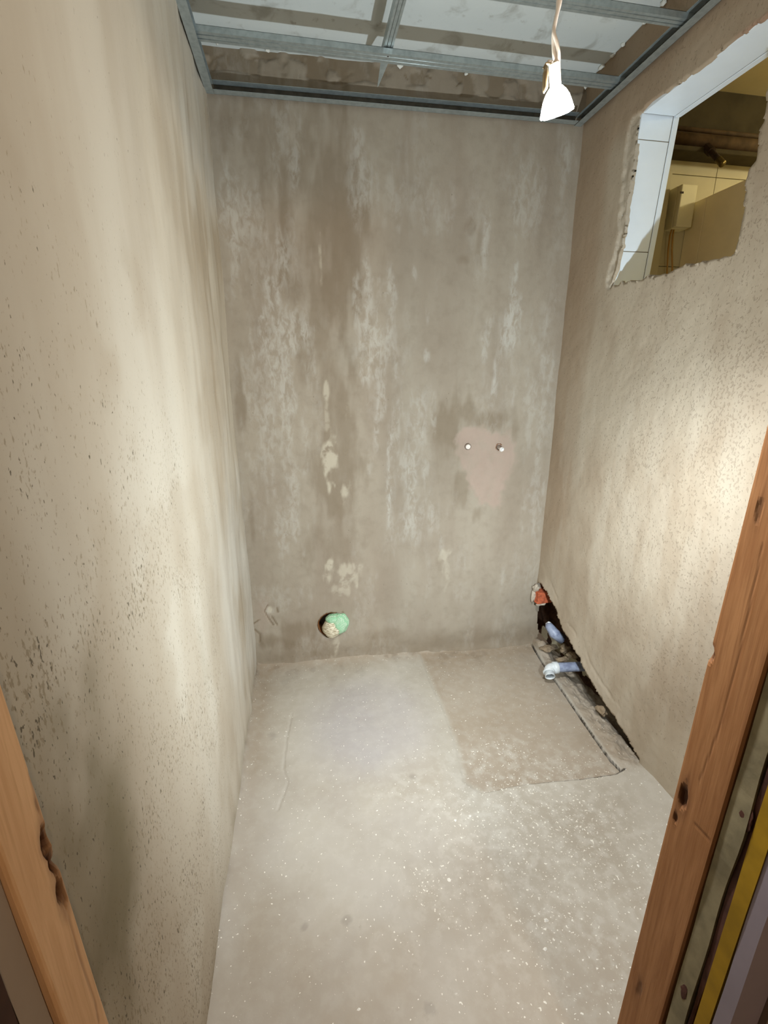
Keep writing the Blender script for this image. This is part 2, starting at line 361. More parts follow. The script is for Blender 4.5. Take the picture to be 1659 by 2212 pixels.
def back_h(x, z):
    h = (fbm(x*4, z*2.2, 1)-.5)*.016+(fbm(x*26, z*14, 2)-.5)*.0026
    h = h+.0045*stain(x, z, ((712, 1215, 10, 18, 1), (745, 1243, 34, 26, 1), (735, 1275, 22, 16, 1), (718, 1225, 16, 20, 1), (738, 1300, 12, 14, .7)), 3, .8)
    h = h+.014*sst(.22, .03, z)*fbm(x*10, z*10, 4)*1.2+.03*np.exp(-np.clip(z, 0, 9)/.022)*.5
    pk = inside(x, z, PINK); dp, _ = seg_dist(x, z, PINK+[PINK[0]]); h = h-.003*np.where(pk, sst(0, .008, dp), 0)
    r = np.hypot(x-DR[0], z-DR[2]); h = np.where(r < .067, -.12*sst(.067, .061, r), h)
    r = np.hypot((x-P2[0])/.85, z-P2[2]-.001); h = np.where(r < .0165, -.03*sst(.0165, .012, r), h)
    for ck in BCRACK:
        d, _ = seg_dist(x, z, ck); h = h-.003*sst(.006, .001, d)
    # chipped plaster along the ceiling
    top = ZC-.055-.05*fbm(x*9, x*0, 7)**1.5
    h = h-.007*sst(0, .006, z-top)*sst(.4, .55, fbm(x*18, z*18, 8))
    return h
def back_mask(x, z):
    ns = fbm(x*14, z*2.6, 5); nz = fbm(x*10, z*10, 6)
    L = stain(x, z, ((600, 740, 45, 110, 1), (620, 870, 20, 130, .9), (585, 900, 50, 160, .6), (560, 560, 40, 120, .5), (500, 520, 22, 110, .7), (600, 560, 26, 80, .8), (620, 300, 25, 70, .5),
        (800, 680, 32, 110, .9), (840, 630, 16, 40, 1), (815, 740, 36, 80, .8), (785, 780, 20, 40, .9), (780, 380, 26, 70, .7), (860, 420, 90, 60, .45), (820, 880, 18, 60, .8), (840, 1010, 8, 90, .9), (815, 930, 10, 60, .8),
        (895, 590, 6, 14, .9), (890, 920, 45, 80, .6), (880, 1010, 60, 60, .6), (900, 1120, 60, 80, .55), (630, 1080, 26, 120, .7), (620, 1150, 22, 80, .6),
        (1090, 720, 42, 60, .9), (1105, 660, 8, 60, 1), (1070, 800, 7, 50, .9), (1050, 760, 10, 40, .7), (1110, 860, 6, 50, .8), (1048, 540, 7, 60, .7), (1140, 430, 28, 60, .6), (1225, 350, 20, 40, .6), (1140, 400, 8, 20, .8),
        (1165, 900, 40, 160, .55), (1160, 1100, 30, 140, .5), (925, 690, 6, 24, .7), (920, 770, 8, 16, .8), (1140, 1230, 60, 60, .3), (610, 1290, 50, 26, .4), (583, 1320, 8, 10, 1)), 9, 1.25, 1.6, .8)
    L = L*.85+.25*sst(.5, .68, ns)*sst(.3, .6, nz)
    D = stain(x, z, ((700, 420, 90, 170, .8), (730, 560, 45, 220, .9), (695, 720, 45, 160, .7), (735, 900, 34, 140, .75), (720, 1010, 50, 130, .8), (730, 1180, 70, 60, .5), (560, 270, 70, 60, .7), (640, 620, 60, 40, .7),
        (1020, 490, 18, 14, .8), (1000, 560, 18, 12, .6), (1035, 520, 7, 40, .5), (520, 880, 10, 40, .8), (515, 830, 8, 60, .7), (545, 1130, 6, 60, .6), (975, 930, 34, 60, .85), (1005, 890, 34, 26, .8), (1060, 905, 50, 22, .8), (1110, 930, 16, 30, .7),
        (965, 980, 22, 50, .6), (1000, 1060, 20, 40, .7), (1030, 1110, 10, 20, .7), (640, 1360, 60, 26, .8), (600, 1380, 60, 20, .8), (820, 1370, 60, 14, .5), (950, 1210, 12, 60, .35)), 10, 1.1, 1.3, .8)
    chip = sst(0, .004, z-(ZC-.05-.05*fbm(x*9, x*0, 7)**1.5))*sst(.48, .56, fbm(x*18, z*18, 8))
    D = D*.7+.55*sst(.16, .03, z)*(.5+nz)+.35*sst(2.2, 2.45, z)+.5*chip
    pk = inside(x, z, PINK); dp, _ = seg_dist(x, z, PINK+[PINK[0]])
    Pk = sst(-.016, .014, np.where(pk, dp, -dp)+(fbm(x*40, z*40, 3)-.5)*.05)
    Pk = Pk+.3*stain(x, z, ((570, 1330, 24, 40, 1), (1000, 440, 80, 60, .3), (1080, 1000, 40, 60, .6)), 12)
    D = D*(1-.9*Pk); L = L*np.where(pk, .2, 1)
    C = stain(x, z, ((712, 1215, 8, 16, .9), (745, 1243, 34, 24, .7), (735, 1275, 22, 14, .55), (714, 990, 12, 40, .95), (711, 1055, 5, 26, .95), (745, 1060, 9, 22, .8), (703, 845, 6, 14, .8), (752, 880, 8, 18, .6), (692, 560, 3, 40, .6), (705, 900, 4, 28, .5),
        (725, 1395, 12, 26, .6), (960, 1195, 12, 14, .6), (965, 1240, 8, 40, .4), (583, 1318, 6, 8, .9)), 13, 1.3, 2., 2., 1.25, .45)
    for ck in BCRACK:
        d, _ = seg_dist(x+(nz-.5)*.012, z, ck); D = np.maximum(D, sst(.0052, .0016, d)); L = L*sst(.001, .006, d)
    return L, D, Pk, C
ba = np.arange(-.03, W+.15, .0052); bb = np.arange(-.06, 2.46, .0058)
o = grid('wall_back', ba, bb, lambda x, z: (x, BY(x)-back_h(x, z), z), back_mask, M_BACK, keep=lambda x, z: ~((x > W+.014+.02*fbm(z*14, z*0, 2)) & (z < .5)))
tag(o, 'streaked cement back wall with drain hole and pink patch', 'wall', kind='structure')

# ------------------------------------------------------------------ right wall with window opening and broken foot
WIN_E = [(1378, 248), (1373, 298), (1363, 373), (1352, 448), (1342, 531), (1333, 582), (1315, 624)]
WIN_S = [(1315, 624), (1331, 615), (1396, 601), (1439, 594), (1463, 579), (1516, 567), (1561, 558), (1579, 555)]
WIN_N = [(1579, 555), (1588, 540), (1595, 516), (1603, 477), (1609, 427), (1612, 380), (1620, 366), (1632, 345), (1638, 330), (1636, 305), (1640, 285), (1648, 262), (1654, 224), (1659, 179), (1668, 110), (1678, 18)]
WIN_T = [(1678, 18), (1659, 30), (1588, 81), (1528, 134), (1463, 179), (1403, 221), (1378, 248)]
R2 = lambda L: [tuple(onR(*q)[1:]) for q in L]
WIN = jag(R2(WIN_E), .02, .0012, 1)[:-1]+jag(R2(WIN_S), .012, .0028, 2)[:-1]+jag(R2(WIN_N), .015, .003, 3)[:-1]+jag(R2(WIN_T), .02, .002, 4)[:-1]
GAPTOP = jag([(.08, .345), (.012, .335)]+R2([(1168, 1258), (1184, 1278), (1196, 1300), (1207, 1328), (1217, 1356), (1236, 1388), (1249, 1412), (1262, 1438), (1276, 1464), (1300, 1506), (1328, 1548), (1350, 1578), (1366, 1610), (1383, 1638)]), .014, .0030, 5)
GAP = GAPTOP+[(GAPTOP[-1][0]-.01, -.1), (.08, -.1)]
HOLES = (WIN, GAP)
ra = np.arange(-1.64, .07, .0055); rb = np.arange(-.03, 2.46, .0060)
def right_snap(Y, Z):
    Y = Y.copy(); Z = Z.copy()
    for poly in HOLES:
        best = np.full(Y.shape, 1e9); BYy = Y.copy(); BZ = Z.copy(); P = poly+[poly[0]]
        for (x0, y0), (x1, y1) in zip(P, P[1:]):
            dx, dy = x1-x0, y1-y0; l2 = dx*dx+dy*dy+1e-12
            t = np.clip(((Y-x0)*dx+(Z-y0)*dy)/l2, 0, 1); px = x0+t*dx; py = y0+t*dy; d = np.hypot(Y-px, Z-py)
            m = d < best; best = np.where(m, d, best); BYy = np.where(m, px, BYy); BZ = np.where(m, py, BZ)
        m = best < .0040; Y = np.where(m, BYy, Y); Z = np.where(m, BZ, Z)
    return Y, Z
STRIP = [tuple(onR(*q)[1:]) for q in ((1388, 236), (1362, 255), (1350, 300), (1342, 400), (1335, 500), (1320, 570), (1306, 625), (1318, 628), (1345, 520), (1366, 380), (1382, 248))]
def right_h(y, z):
    h = (fbm(y*4, z*3, 6)-.5)*.012+(fbm(y*22, z*18, 7)-.5)*.0022+(fbm(y*60, z*50, 8)-.5)*.0022*sst(-.1, -.5, y)
    jy = y+(fbm(y*40, z*40, 12)-.5)*.03; st = inside(jy, z, STRIP); ds, _ = seg_dist(jy, z, STRIP+[STRIP[0]]); h = h-np.where(st, sst(0, .005, ds)*(.006+(fbm(y*50, z*50, 13)-.5)*.010), 0)
    dg, _ = seg_dist(y, z, GAPTOP); h = h+.012*np.exp(-dg/.05)*fbm(y*15, z*15, 9)
    h = h-.002*sst(.012, .002, np.abs(dg-.035-.03*fbm(y*8, z*8, 10)))*sst(.5, .6, fbm(y*12, z*12, 11))
    h = h-.015*sst(.06, 0, z)*sst(-.85, -1.0, y)*0
    return h
def right_mask(y, z):
    nz = fbm(y*7, z*7, 3); ns = fbm(y*14, z*2.5, 4)
    pits = sst(-.15, -.6, y)*sst(.1, .5, z)*.55*(.4+nz)
    for (u, v, ry, rz, k) in ((1400, 980, .10, .10, .5), (1560, 1000, .10, .22, .6), (1600, 780, .10, .12, .5), (1540, 900, .2, .25, .25), (1500, 1200, .15, .2, .2)):
        p = onR(u, v); pits = pits+k*sst(1.2, .2, np.hypot((y-p[1])/ry, (z-p[2])/rz)+(nz-.5))
    browned = .8*sst(-.23, -.13, y+(ns-.5)*.10)*sst(.25, .8, z)+.35*sst(1.6, 1.8, z)*sst(-.5, -.1, y)+.75*sst(2.24, 2.31, z)  # browner by the back corner and above the ceiling channel
    dg, _ = seg_dist(y, z, GAPTOP); browned = browned+.25*np.exp(-dg/.02)+.75*sst(2.10, 2.2, z+(nz-.5)*.05)
    st = inside(y+(fbm(y*40, z*40, 12)-.5)*.03, z, STRIP)
    lt = np.where(st, .75, 0)+.35*sst(.5, .65, ns)*sst(1.6, 1.0, z)
    red = np.zeros_like(y); dw, _ = seg_dist(y, z, WIN+[WIN[0]])
    red = .9*sst(.012, .002, dw)*sst(2.13, 2.17, z)*sst(.35, .6, nz)
    return pits, browned, lt, red
def right_keep(Y, Z): return ~(inside(Y, Z, WIN) | inside(Y, Z, GAP))
wr = grid('wall_right', ra, rb, lambda y, z: (W-right_h(y, z), y, z), right_mask, M_RIGHT, keep=right_keep, snap=right_snap)
tag(wr, 'rough plastered right wall with knocked-through opening and broken foot', 'wall', kind='structure')
bm = bmesh.new(); bm.from_mesh(wr.data)
bmesh.ops.delete(bm, geom=[v for v in bm.verts if not v.link_faces], context='VERTS')
be = [e for e in bm.edges if len(e.link_faces) == 1]
def inner(e):
    m = (e.verts[0].co+e.verts[1].co)/2
    return -1.62 < m.y < .055 and m.z < 2.44 and (m.z > -.02)
be = [e for e in be if inner(e)]
lay = bm.verts.layers.float_color.get('mask')
r = bmesh.ops.extrude_edge_only(bm, edges=be)
for v in [g for g in r['geom'] if isinstance(g, bmesh.types.BMVert)]:
    low = v.co.z < .5
    far = v.co.y > -.37 or v.co.z > 2.13
    v.co.x += .024+random.uniform(-.004, .004) if low else (.012 if far else .137)
    if low: v.co.z += random.uniform(0, .008); 
bm.to_mesh(wr.data); bm.free()
wr.data.polygons.foreach_set('use_smooth', [True]*len(wr.data.polygons))

# cavity behind the broken foot of the right wall
cv = np.arange(-.95, .30, .012); cz = np.arange(-.06, .46, .012)
M_CAV = simple('old_masonry', lin(78, 54, 38), .95, var=.3, scale=30, bump=.9)  # coloured dark to deepen the shade inside the cavity
cav = grid('masonry_core', cv, cz, lambda y, z: (1.565+(fbm(y*14, z*14, 3)-.5)*.05-.115*np.maximum(sst(.30, .44, z), sst(-.55, -.85, y)), y, z), lambda y, z: (0*y, 0*y, 0*y, 0*y), M_CAV, parent=wr)
M_BRICK = simple('red_brick', lin(198, 104, 70), .9, var=.22, scale=60, bump=.6)
b0 = onR(1174, 1289)
bm = bmesh.new(); box(bm, (1.405, -.050, .250), (1.50, .03, .312), .004)
for v in bm.verts: v.co += Vector((random.uniform(-.003, .003), random.uniform(-.003, .003), random.uniform(-.003, .003)))
br = from_bm('brick', bm, M_BRICK, wr); br['label'] = 'exposed orange brick in the corner'
bm = bmesh.new(); lump(bm, (1.428, -.035, .243), .026, .02, .010, 4, 3, .3); lump(bm, (1.405, -.022, .325), .02, .014, .016, 6, 3, .3); lump(bm, (1.40, -.012, .28), .012, .012, .04, 8, 3, .3)
from_bm('mortar_remnant', bm, simple('pale_mortar', lin(190, 178, 160), .95, var=.15, scale=60, bump=.6), wr, True)

# ------------------------------------------------------------------ ceiling slab
bm = bmesh.new()
o = grid('ceiling', np.arange(-.03, W+.03, .02), np.arange(-1.66, .08, .02), lambda x, y: (x, y, ZC+(fbm(x*6, y*6, 3)-.5)*.008), lambda x, y: (0*x,)*4, M_CEIL)
bm.free()
tag(o, 'whitewashed concrete ceiling slab with grey smudges', 'ceiling', kind='structure')
M_FLAKE = simple('limewash_flake', lin(222, 222, 214), .9, var=.08, scale=80)
bm = bmesh.new()
R = random.Random(3)
spots = [(863, 146, .014), (925, 150, .007), (470, 98, .010), (505, 102, .006), (580, 115, .008), (605, 112, .010), (780, 131, .006), (1005, 165, .007), (1097, 167, .009), (1262, 192, .010), (1240, 182, .006)]
for (u, v, s) in spots:
    p = onB(u, v); lump(bm, (p[0], BY(p[0])-.008, p[2]+.004), s, .006, s*.8, int(u), 1, .35)
for (u, v, s) in ((1328, 117, .012), (1303, 150, .014), (1396, 56, .008), (1438, 8, .012), (1350, 100, .006)):
    p = onR(u, v); lump(bm, (p[0]-.008, p[1], ZC-.006), .008, s, .007, int(u), 1, .35)
fl = from_bm('paint_flake', bm, M_FLAKE, o); fl['kind'] = 'stuff'

# ------------------------------------------------------------------ window lining and neighbouring room
M_TILE = simple('white_panel', lin(226, 238, 250), .35, var=.02, scale=10, bump=.03, spec=.5)
M_JOINT = simple('panel_joint', lin(120, 112, 96), .8)
win = empty('window_1', (W+.07, -.57, 1.93)); tag(win, 'white panel lining of the knocked-through opening', 'window', kind='structure')
def wbox(name, vs, mat, lab=None):
    bm = bmesh.new(); q = [bm.verts.new(Vector(v)-win.location) for v in vs]
    for f in ((0, 1, 3, 2), (4, 6, 7, 5), (0, 4, 5, 1), (2, 3, 7, 6), (0, 2, 6, 4), (1, 5, 7, 3)): bm.faces.new([q[i] for i in f])
    bmesh.ops.recalc_face_normals(bm, faces=bm.faces[:])
    bmesh.ops.bevel(bm, geom=bm.edges[:], offset=.0012, segments=1, affect='EDGES')
    o = from_bm(name, bm, mat, win)
    if lab: o['label'] = lab
    return o
JY = lambda z: np.interp(z, [1.66, 2.2], [-.302, -.342])    # face of the far jamb
X0, X1, X2 = W+.010, W+.128, W+.150
jz = [1.672, 1.788, 2.118, 2.190]
for z0, z1 in zip(jz, jz[1:]):
    z0 += .0012; z1 -= .0012
    wbox('jamb_panel', [(x, y(z), z) for x in (X0, X1-.0012) for y in (lambda z: JY(z)+.02, JY) for z in (z0, z1)], M_TILE)
wbox('jamb_panel', [(x, y(z), z) for x in (X1+.0012, X2) for y in (lambda z: JY(z)+.02, lambda z: JY(z)-.001) for z in (1.672, 2.190)], M_TILE, 'narrow white corner strip')
SZ = 2.186
for y0, y1 in ((-.345, -.86),):
    wbox('head_panel', [(x, y, z) for x in (X0, X1-.0012) for y in (y1, y0) for z in (SZ, SZ+.02)], M_TILE)
    wbox('head_panel', [(x, y, z) for x in (X1+.0012, X2) for y in (y1, y0) for z in (SZ-.001, SZ+.02)], M_TILE, 'narrow white corner strip')
wbox('joint_backing', [(x, y(z), z) for x in (X0+.002, X2-.002) for y in (lambda z: JY(z)+.018, lambda z: JY(z)+.0015) for z in (1.675, 2.189)], M_JOINT)
wbox('joint_backing', [(x, y, z) for x in (X0+.002, X2-.002) for y in (-.855, -.35) for z in (SZ+.0015, SZ+.018)], M_JOINT)

M_NWALL = simple('cream_wall_paint', lin(200, 193, 164), .6, var=.05, scale=6)
M_NTOP = simple('dark_olive_plaster', lin(70, 62, 42), .9, var=.15, scale=12, bump=.4)  # dark olive tone of the upper wall and pipe ledge
M_NCEIL = simple('cream_ceiling_paint', lin(212, 200, 160), .8, var=.05, scale=6)
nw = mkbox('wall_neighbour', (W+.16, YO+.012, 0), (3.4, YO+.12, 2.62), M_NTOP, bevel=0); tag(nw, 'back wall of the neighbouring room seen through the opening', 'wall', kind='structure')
o = mkbox('ceiling_neighbour', (W+.14, -2.4, onY(1600, 198, YO)[2]), (3.4, YO+.1, 2.66), M_NCEIL, bevel=0); tag(o, 'cream ceiling of the neighbouring room', 'ceiling', kind='structure')
o = mkbox('wall_neighbour_side', (3.35, -2.4, 0), (3.45, YO+.1, 2.62), M_NWALL, bevel=0); tag(o, 'far side wall of the neighbouring room', 'wall', kind='structure')
o = mkbox('wall_neighbour_near', (W+.14, -2.45, 0), (3.4, -2.35, 2.62), M_NWALL, bevel=0); tag(o, 'near wall of the neighbouring room', 'wall', kind='structure')
o = mkbox('floor_neighbour', (W+.14, -2.4, -.06), (3.4, YO+.1, -.002), M_NWALL, bevel=0); tag(o, 'floor of the neighbouring room', 'floor', kind='structure')
zt = onY(1540, 345, YO)[2]; zj = onY(1540, 383, YO)[2]; zj2 = onY(1425, 575, YO)[2]
xj = onY(1546, 390, YO)[0]; xj0 = onY(1401, 570, YO)[0]
xs_ = [xj0-.30, xj0-.003, xj0+.0, xj, xj+.30, xj+.60]
for z0, z1 in ((zj2-.6, zj2), (zj2, zj), (zj, zt)):
    for a, b in ((xj0-.30, xj0), (xj0, xj), (xj, xj+.30), (xj+.30, xj+.60)):
        mkbox('wall_tile', (a+.0012, YO, z0+.0012), (b-.0012, YO+.014, z1-.0012), M_NWALL, nw, .001)
# boxed-in vertical casing at the far left of the view
p0, p1 = onY(1404, 560, YO-.03), onY(1424, 570, YO-.03)
o = mkbox('pipe_casing', (p0[0], YO-.03, 0), (p1[0], YO-.001, zj), M_NWALL, None, .002); tag(o, 'narrow cream vertical pipe casing left of the meter box', 'casing')
# big horizontal pipe with a threaded stub
M_PIPEBR = simple('dusty_brown_pipe', lin(104, 84, 60), .7, var=.2, scale=20)
M_RUST = simple('rusty_iron', lin(58, 40, 26), .7, var=.3, scale=60, bump=.5)
sp = empty('supply_pipe', (2.0, YO-.05, onY(1540, 308, YO-.05)[2])); tag(sp, 'thick brown horizontal pipe under the neighbour ceiling', 'pipe')
zc_ = onY(1540, 310, YO-.05)[2]; rp = abs(onY(1540, 292, YO-.05)[2]-onY(1540, 328, YO-.05)[2])/2
def loc(pts, e): return [Vector(p)-e.location for p in pts]
bm = bmesh.new(); tube(bm, loc([(W+.16, YO-.05, zc_), (3.3, YO-.05, zc_)], sp), rp, 20); from_bm('pipe_run', bm, M_PIPEBR, sp, True)
bm = bmesh.new(); tube(bm, loc([(W+.16, YO-.012, zc_+rp*2.0), (3.3, YO-.012, zc_+rp*2.0)], sp), .010, 12); from_bm('thin_pipe', bm, M_PIPEBR, sp, True)
bm = bmesh.new(); box(bm, *[tuple(Vector(q)-sp.location) for q in ((W+.16, YO-.09, zc_-rp-.022), (3.3, YO-.002, zc_-rp-.004))], .004)
from_bm('pipe_ledge', bm, M_NTOP, sp)
st = empty('threaded_stub', tuple(onY(1532, 322, YO-.10))); tag(st, 'short rusty threaded pipe stub pointing down', 'pipe stub')
a, b = onY(1530, 322, YO-.095), onY(1561, 354, YO-.19)
a, b = Vector(a), Vector(b); d = (b-a)
bm = bmesh.new(); tube(bm, loc([a-d*.05, a+d*.75], st), .011, 14); from_bm('stub_pipe', bm, M_RUST, st, True)
bm = bmesh.new(); tube(bm, loc([a-d*.12, a+d*.22], st), .017, 8); from_bm('hex_nut', bm, M_RUST, st)
bm = bmesh.new()
ts = np.linspace(.72, 1.0, 13); tube(bm, loc([a+d*float(t) for t in ts], st), [.0105 if i % 2 else .0125 for i in range(13)], 14)
from_bm('thread', bm, simple('brass_thread', lin(120, 104, 60), .4, .8), st, True)
# meter box with two cables
M_BOX = simple('meter_plastic', lin(224, 218, 186), .5, var=.03, scale=10)
q0, q1, q2 = onY(1474, 396, YO-.07), onY(1455, 489, YO-.07), onY(1494, 489, YO-.07)
bx0, bx1, bz0, bz1 = q1[0]+.012, q2[0], q1[2], q0[2]
mb = empty('meter_box', (bx0, YO-.035, bz0)); tag(mb, 'narrow upright white meter box with a dark slot', 'meter box')
def mbx(name, A, B, mat, bev=.003):
    bm = bmesh.new(); box(bm, tuple(Vector(A)-mb.location), tuple(Vector(B)-mb.location), bev); return from_bm(name, bm, mat, mb)
mbx('case', (bx0, YO-.045, bz0), (bx1, YO-.001, bz1), M_BOX); mbx('cover', (bx0+.001, YO-.07, bz0+.001), (bx1-.001, YO-.0455, bz1-.001), M_BOX)
pz = onY(1472, 416, YO-.07)
mbx('slot', (pz[0]-.006, YO-.0715, pz[2]-.003), (pz[0]+.010, YO-.069, pz[2]+.004), M_RUST, .0005)
M_WIRE = simple('ochre_cable', lin(178, 136, 70), .5, var=.05)
for k, us in enumerate(((1448, 1438, 1436), (1452, 1446, 1447))):
    pts = [onY(us[0], 488, YO-.03), onY((us[0]+us[1])/2-1, 508, YO-.03), onY(us[1], 540, YO-.03), onY(us[2], 580, YO-.03), onY(us[2]-2, 640, YO-.03)]
    bm = bmesh.new(); tube(bm, loc([(p[0]+.012, p[1], p[2]) for p in pts], mb), .0032, 8); from_bm('cable', bm, M_WIRE, mb, True)
# tall cupboard with its side towards the opening
cc = onY(1488, 443, YO-.002); cx0 = cc[0]; cz1 = cc[2]; ysm = onR(1527, 428, cx0)[1]
M_CUP = simple('cream_laminate', lin(240, 226, 186), .5, var=.04, scale=8)
cb = empty('tall_cupboard', (cx0+.2, YO-.2, 0)); tag(cb, 'tall cream cupboard standing against the neighbour room wall', 'cupboard')
def cbx(name, A, B, m=M_CUP):
    bm = bmesh.new(); box(bm, tuple(Vector(A)-cb.location), tuple(Vector(B)-cb.location), .002); return from_bm(name, bm, m, cb)
cbx('side_panel', (cx0, ysm+.001, .002), (cx0+.02, YO-.002, cz1)); cbx('side_panel', (cx0, YO-.48, .002), (cx0+.02, ysm-.001, cz1))
cbx('body', (cx0+.02, YO-.47, .002), (cx0+.45, YO-.004, cz1-.001)); cbx('front_door', (cx0, YO-.50, .05), (cx0+.45, YO-.481, cz1-.002))

# ------------------------------------------------------------------ doorway
def mat_wood(name, c1, c2, c3):
    g = G(name); R, Gc, B, A = g.mask()
    n = g.noise(14, 5, .6, (4, 4, .35), .6); n2 = g.noise(70, 4, .6, (3, 3, .12)); n3 = g.noise(5, 3)
    c = g.mix(g.ramp(n, .32, .7), c1, c2); c = g.mix(g.ramp(n2, .45, .72, 0, .7), c, c3); c = g.mix(g.ramp(n3, .5, .75, 0, .3), c, c2)
    c = g.mix(R, c, lin(44, 24, 14)); c = g.mix(g.math('MULTIPLY', Gc, .8), c, lin(92, 52, 26)); c = g.mix(B, c, lin(230, 205, 165))
    g.bump(n2, .3, .001); return g.done(c, .7, spec=.3)
M_WOODR = mat_wood('pine_right', lin(172, 122, 78), lin(154, 104, 62), lin(142, 94, 56))
M_WOODL = mat_wood('pine_left', lin(222, 180, 138), lin(208, 164, 122), lin(198, 154, 112))
def post(name, x_face, sgn, yf, yn, lean, mat, marks, label, cracks, depth=.05):
    """square timber: inner face at x_face (normal -sgn*x ... sgn=+1 body extends to +x); leans by dy per m"""
    e = empty(name, (x_face, (yf+yn)/2, 0)); tag(e, label, 'door post')
    ys = np.concatenate([[yn-1e-5], np.linspace(yn, yf, 30), [yf+1e-5]]); zs = np.arange(0, 2.1, .005)
    def hh(s, z):
        h = (fbm(s*30, z*4, 3)-.5)*.0015; edge = np.minimum(s-yn, yf-s); h = h-.003*sst(.003, 0, edge)
        for (sy, sz, ry, rz, k, dp) in marks:
            h = h-dp*sst(1.1, .3, np.hypot((s-sy)/ry, (z-sz)/rz)+(fbm(s*120, z*60, 5)-.5)*1.1)
        for ck in cracks:
            d, t = seg_dist(s, z, ck); h = h-.0004*sst(.0020, .0004, d)
        return np.where((s < yn-5e-6) | (s > yf+5e-6), -.016, h)
    def mk(s, z):
        m = np.zeros_like(s); m2 = np.zeros_like(s)
        for (sy, sz, ry, rz, k, dp) in marks:
            q = np.hypot((s-sy)/ry, (z-sz)/rz)+(fbm(s*120, z*60, 5)-.5)*1.1
            m = np.maximum(m, k*sst(1.15, .55, q)*(.75+.4*fbm(s*160, z*90, 7))); m2 = np.maximum(m2, .55*k*sst(2.2, .8, q))
        for ck in cracks:
            d, t = seg_dist(s, z, ck); m2 = np.maximum(m2, .45*sst(.0026, .0008, d))
        return m, m2, 0*m, 0*m
    Lx = lambda s, z: (sgn*(-hh(s, z)), s-(yf+yn)/2+lean*(z-.9), z)
    fo = grid('inner_face', ys, zs, Lx, mk, mat, parent=e); fo.data.polygons.foreach_set('use_smooth', [False]*len(fo.data.polygons))
    bm = bmesh.new()
    A = [bm.verts.new((sgn*dx, y-(yf+yn)/2+lean*(z-.9), z)) for z in (0, 2.1) for dx, y in ((.014, yn+.0005), (.014, yf-.0005), (depth, yf-.0005), (depth, yn+.0005))]
    for f in ((0, 1, 2, 3), (4, 5, 6, 7), (0, 1, 5, 4), (1, 2, 6, 5), (2, 3, 7, 6), (3, 0, 4, 7)): bm.faces.new([A[i] for i in f])
    o = from_bm('timber_core', bm, mat, e)
    at = o.data.attributes.new('mask', 'FLOAT_COLOR', 'POINT')
    at.data.foreach_set('color', [0.]*4*len(o.data.vertices))
    return e
XR = .80
def onXR(u, v): p = hit(u, v, (1, 0, 0), XR); return p[1]+.025*(p[2]-.9), p[2]
k1 = onXR(1476, 1722); k2 = onXR(1540, 1415); k3 = onXR(1345, 2140) if False else (-1.55, .3)
pr_ = post('door_post', XR, 1, -1.524, -1.597, -.025, M_WOODR,
    [(k1[0], k1[1], .0075, .026, 1., .006), (k1[0]+.004, k1[1]-.045, .004, .012, .8, .003), (-1.527, k2[1], .005, .013, .7, .006), (onXR(1640, 1100)[0], onXR(1640, 1100)[1], .004, .02, .4, .001), (-1.55, .33, .006, .03, .45, .001)],
    'brown timber door post with a knot hole beside the right wall', [[onXR(1648, 1180), onXR(1600, 1400), onXR(1560, 1560), onXR(1510, 1690)], [onXR(1500, 1780), onXR(1532, 1815)]])
XL = .022
def onXL(u, v): p = hit(u, v, (1, 0, 0), XL); return p[1]+.05*(p[2]-.9), p[2]
c1 = [onXL(62, 1665), onXL(92, 1780)]; c2 = [onXL(140, 1950), onXL(170, 2060), onXL(205, 2160), onXL(215, 2212)]
m1 = onXL(100, 1815); m2 = onXL(118, 1865); m3 = onXL(132, 1925)
pl_ = post('door_post', XL, -1, -1.602, -1.657, -.05, M_WOODL,
    [(m1[0], m1[1], .007, .022, 1., .008), (m2[0], m2[1], .0065, .026, 1., .010), (m3[0], m3[1], .007, .022, 1., .008), (onXL(80, 1740)[0], onXL(80, 1740)[1], .003, .01, .4, .001)],
    'pale timber door post with a rotten bark pocket beside the left wall', [c1, c2])
# wall layers outside the right post
M_GREY = simple('grey_filler', lin(150, 138, 108), .85, var=.18, scale=22, bump=.4)
M_YEL = simple('yellow_paint', lin(172, 134, 24), .7, var=.15, scale=14, bump=.2)
M_LAV = simple('lavender_wall', lin(150, 138, 146), .8, var=.06, scale=8)
M_REDB = simple('red_brown_primer', lin(84, 52, 42), .85, var=.25, scale=30, bump=.5)
def leanbox(name, x0, x1, y0, y1, lean, mat, seed, amp=.002, parent=None):
    ys = np.linspace(y0, y1, 8); zs = np.arange(0, 2.1, .03); bm = bmesh.new()
    me = None
    rows = []
    for z in zs:
        n0 = (float(vn(z*9, seed, seed))-.5)*amp*2; n1 = (float(vn(z*9, seed+3, seed+1))-.5)*amp*2
        rows.append([bm.verts.new((x, y+lean*(z-.9)+n, z)) for x, y, n in ((x0+n0*.5, y0, n0), (x0+n1*.5, y1, n1), (x1, y1, n1), (x1, y0, n0))])
    for A, B in zip(rows, rows[1:]):
        for k in range(4): bm.faces.new((A[k], A[(k+1) % 4], B[(k+1) % 4], B[k]))
    bm.faces.new(rows[0]); bm.faces.new(rows[-1])
    return from_bm(name, bm, mat, parent)
o = leanbox('trim_1', XR+.004, XR+.06, -1.624, -1.598, -.02, M_GREY, 2, .003); tag(o, 'grey plaster strip beside the brown door post', 'plaster strip', kind='structure')
o = leanbox('trim_2', XR+.007, XR+.06, -1.632, -1.6245, -.018, M_REDB, 5, .003); tag(o, 'dark red-brown edge between grey plaster and yellow paint', 'edge strip', kind='structure')
o = leanbox('trim_3', XR+.005, XR+.06, -1.652, -1.6325, -.015, M_YEL, 7, .0012); tag(o, 'yellow painted strip along the hallway wall edge', 'painted strip', kind='structure')
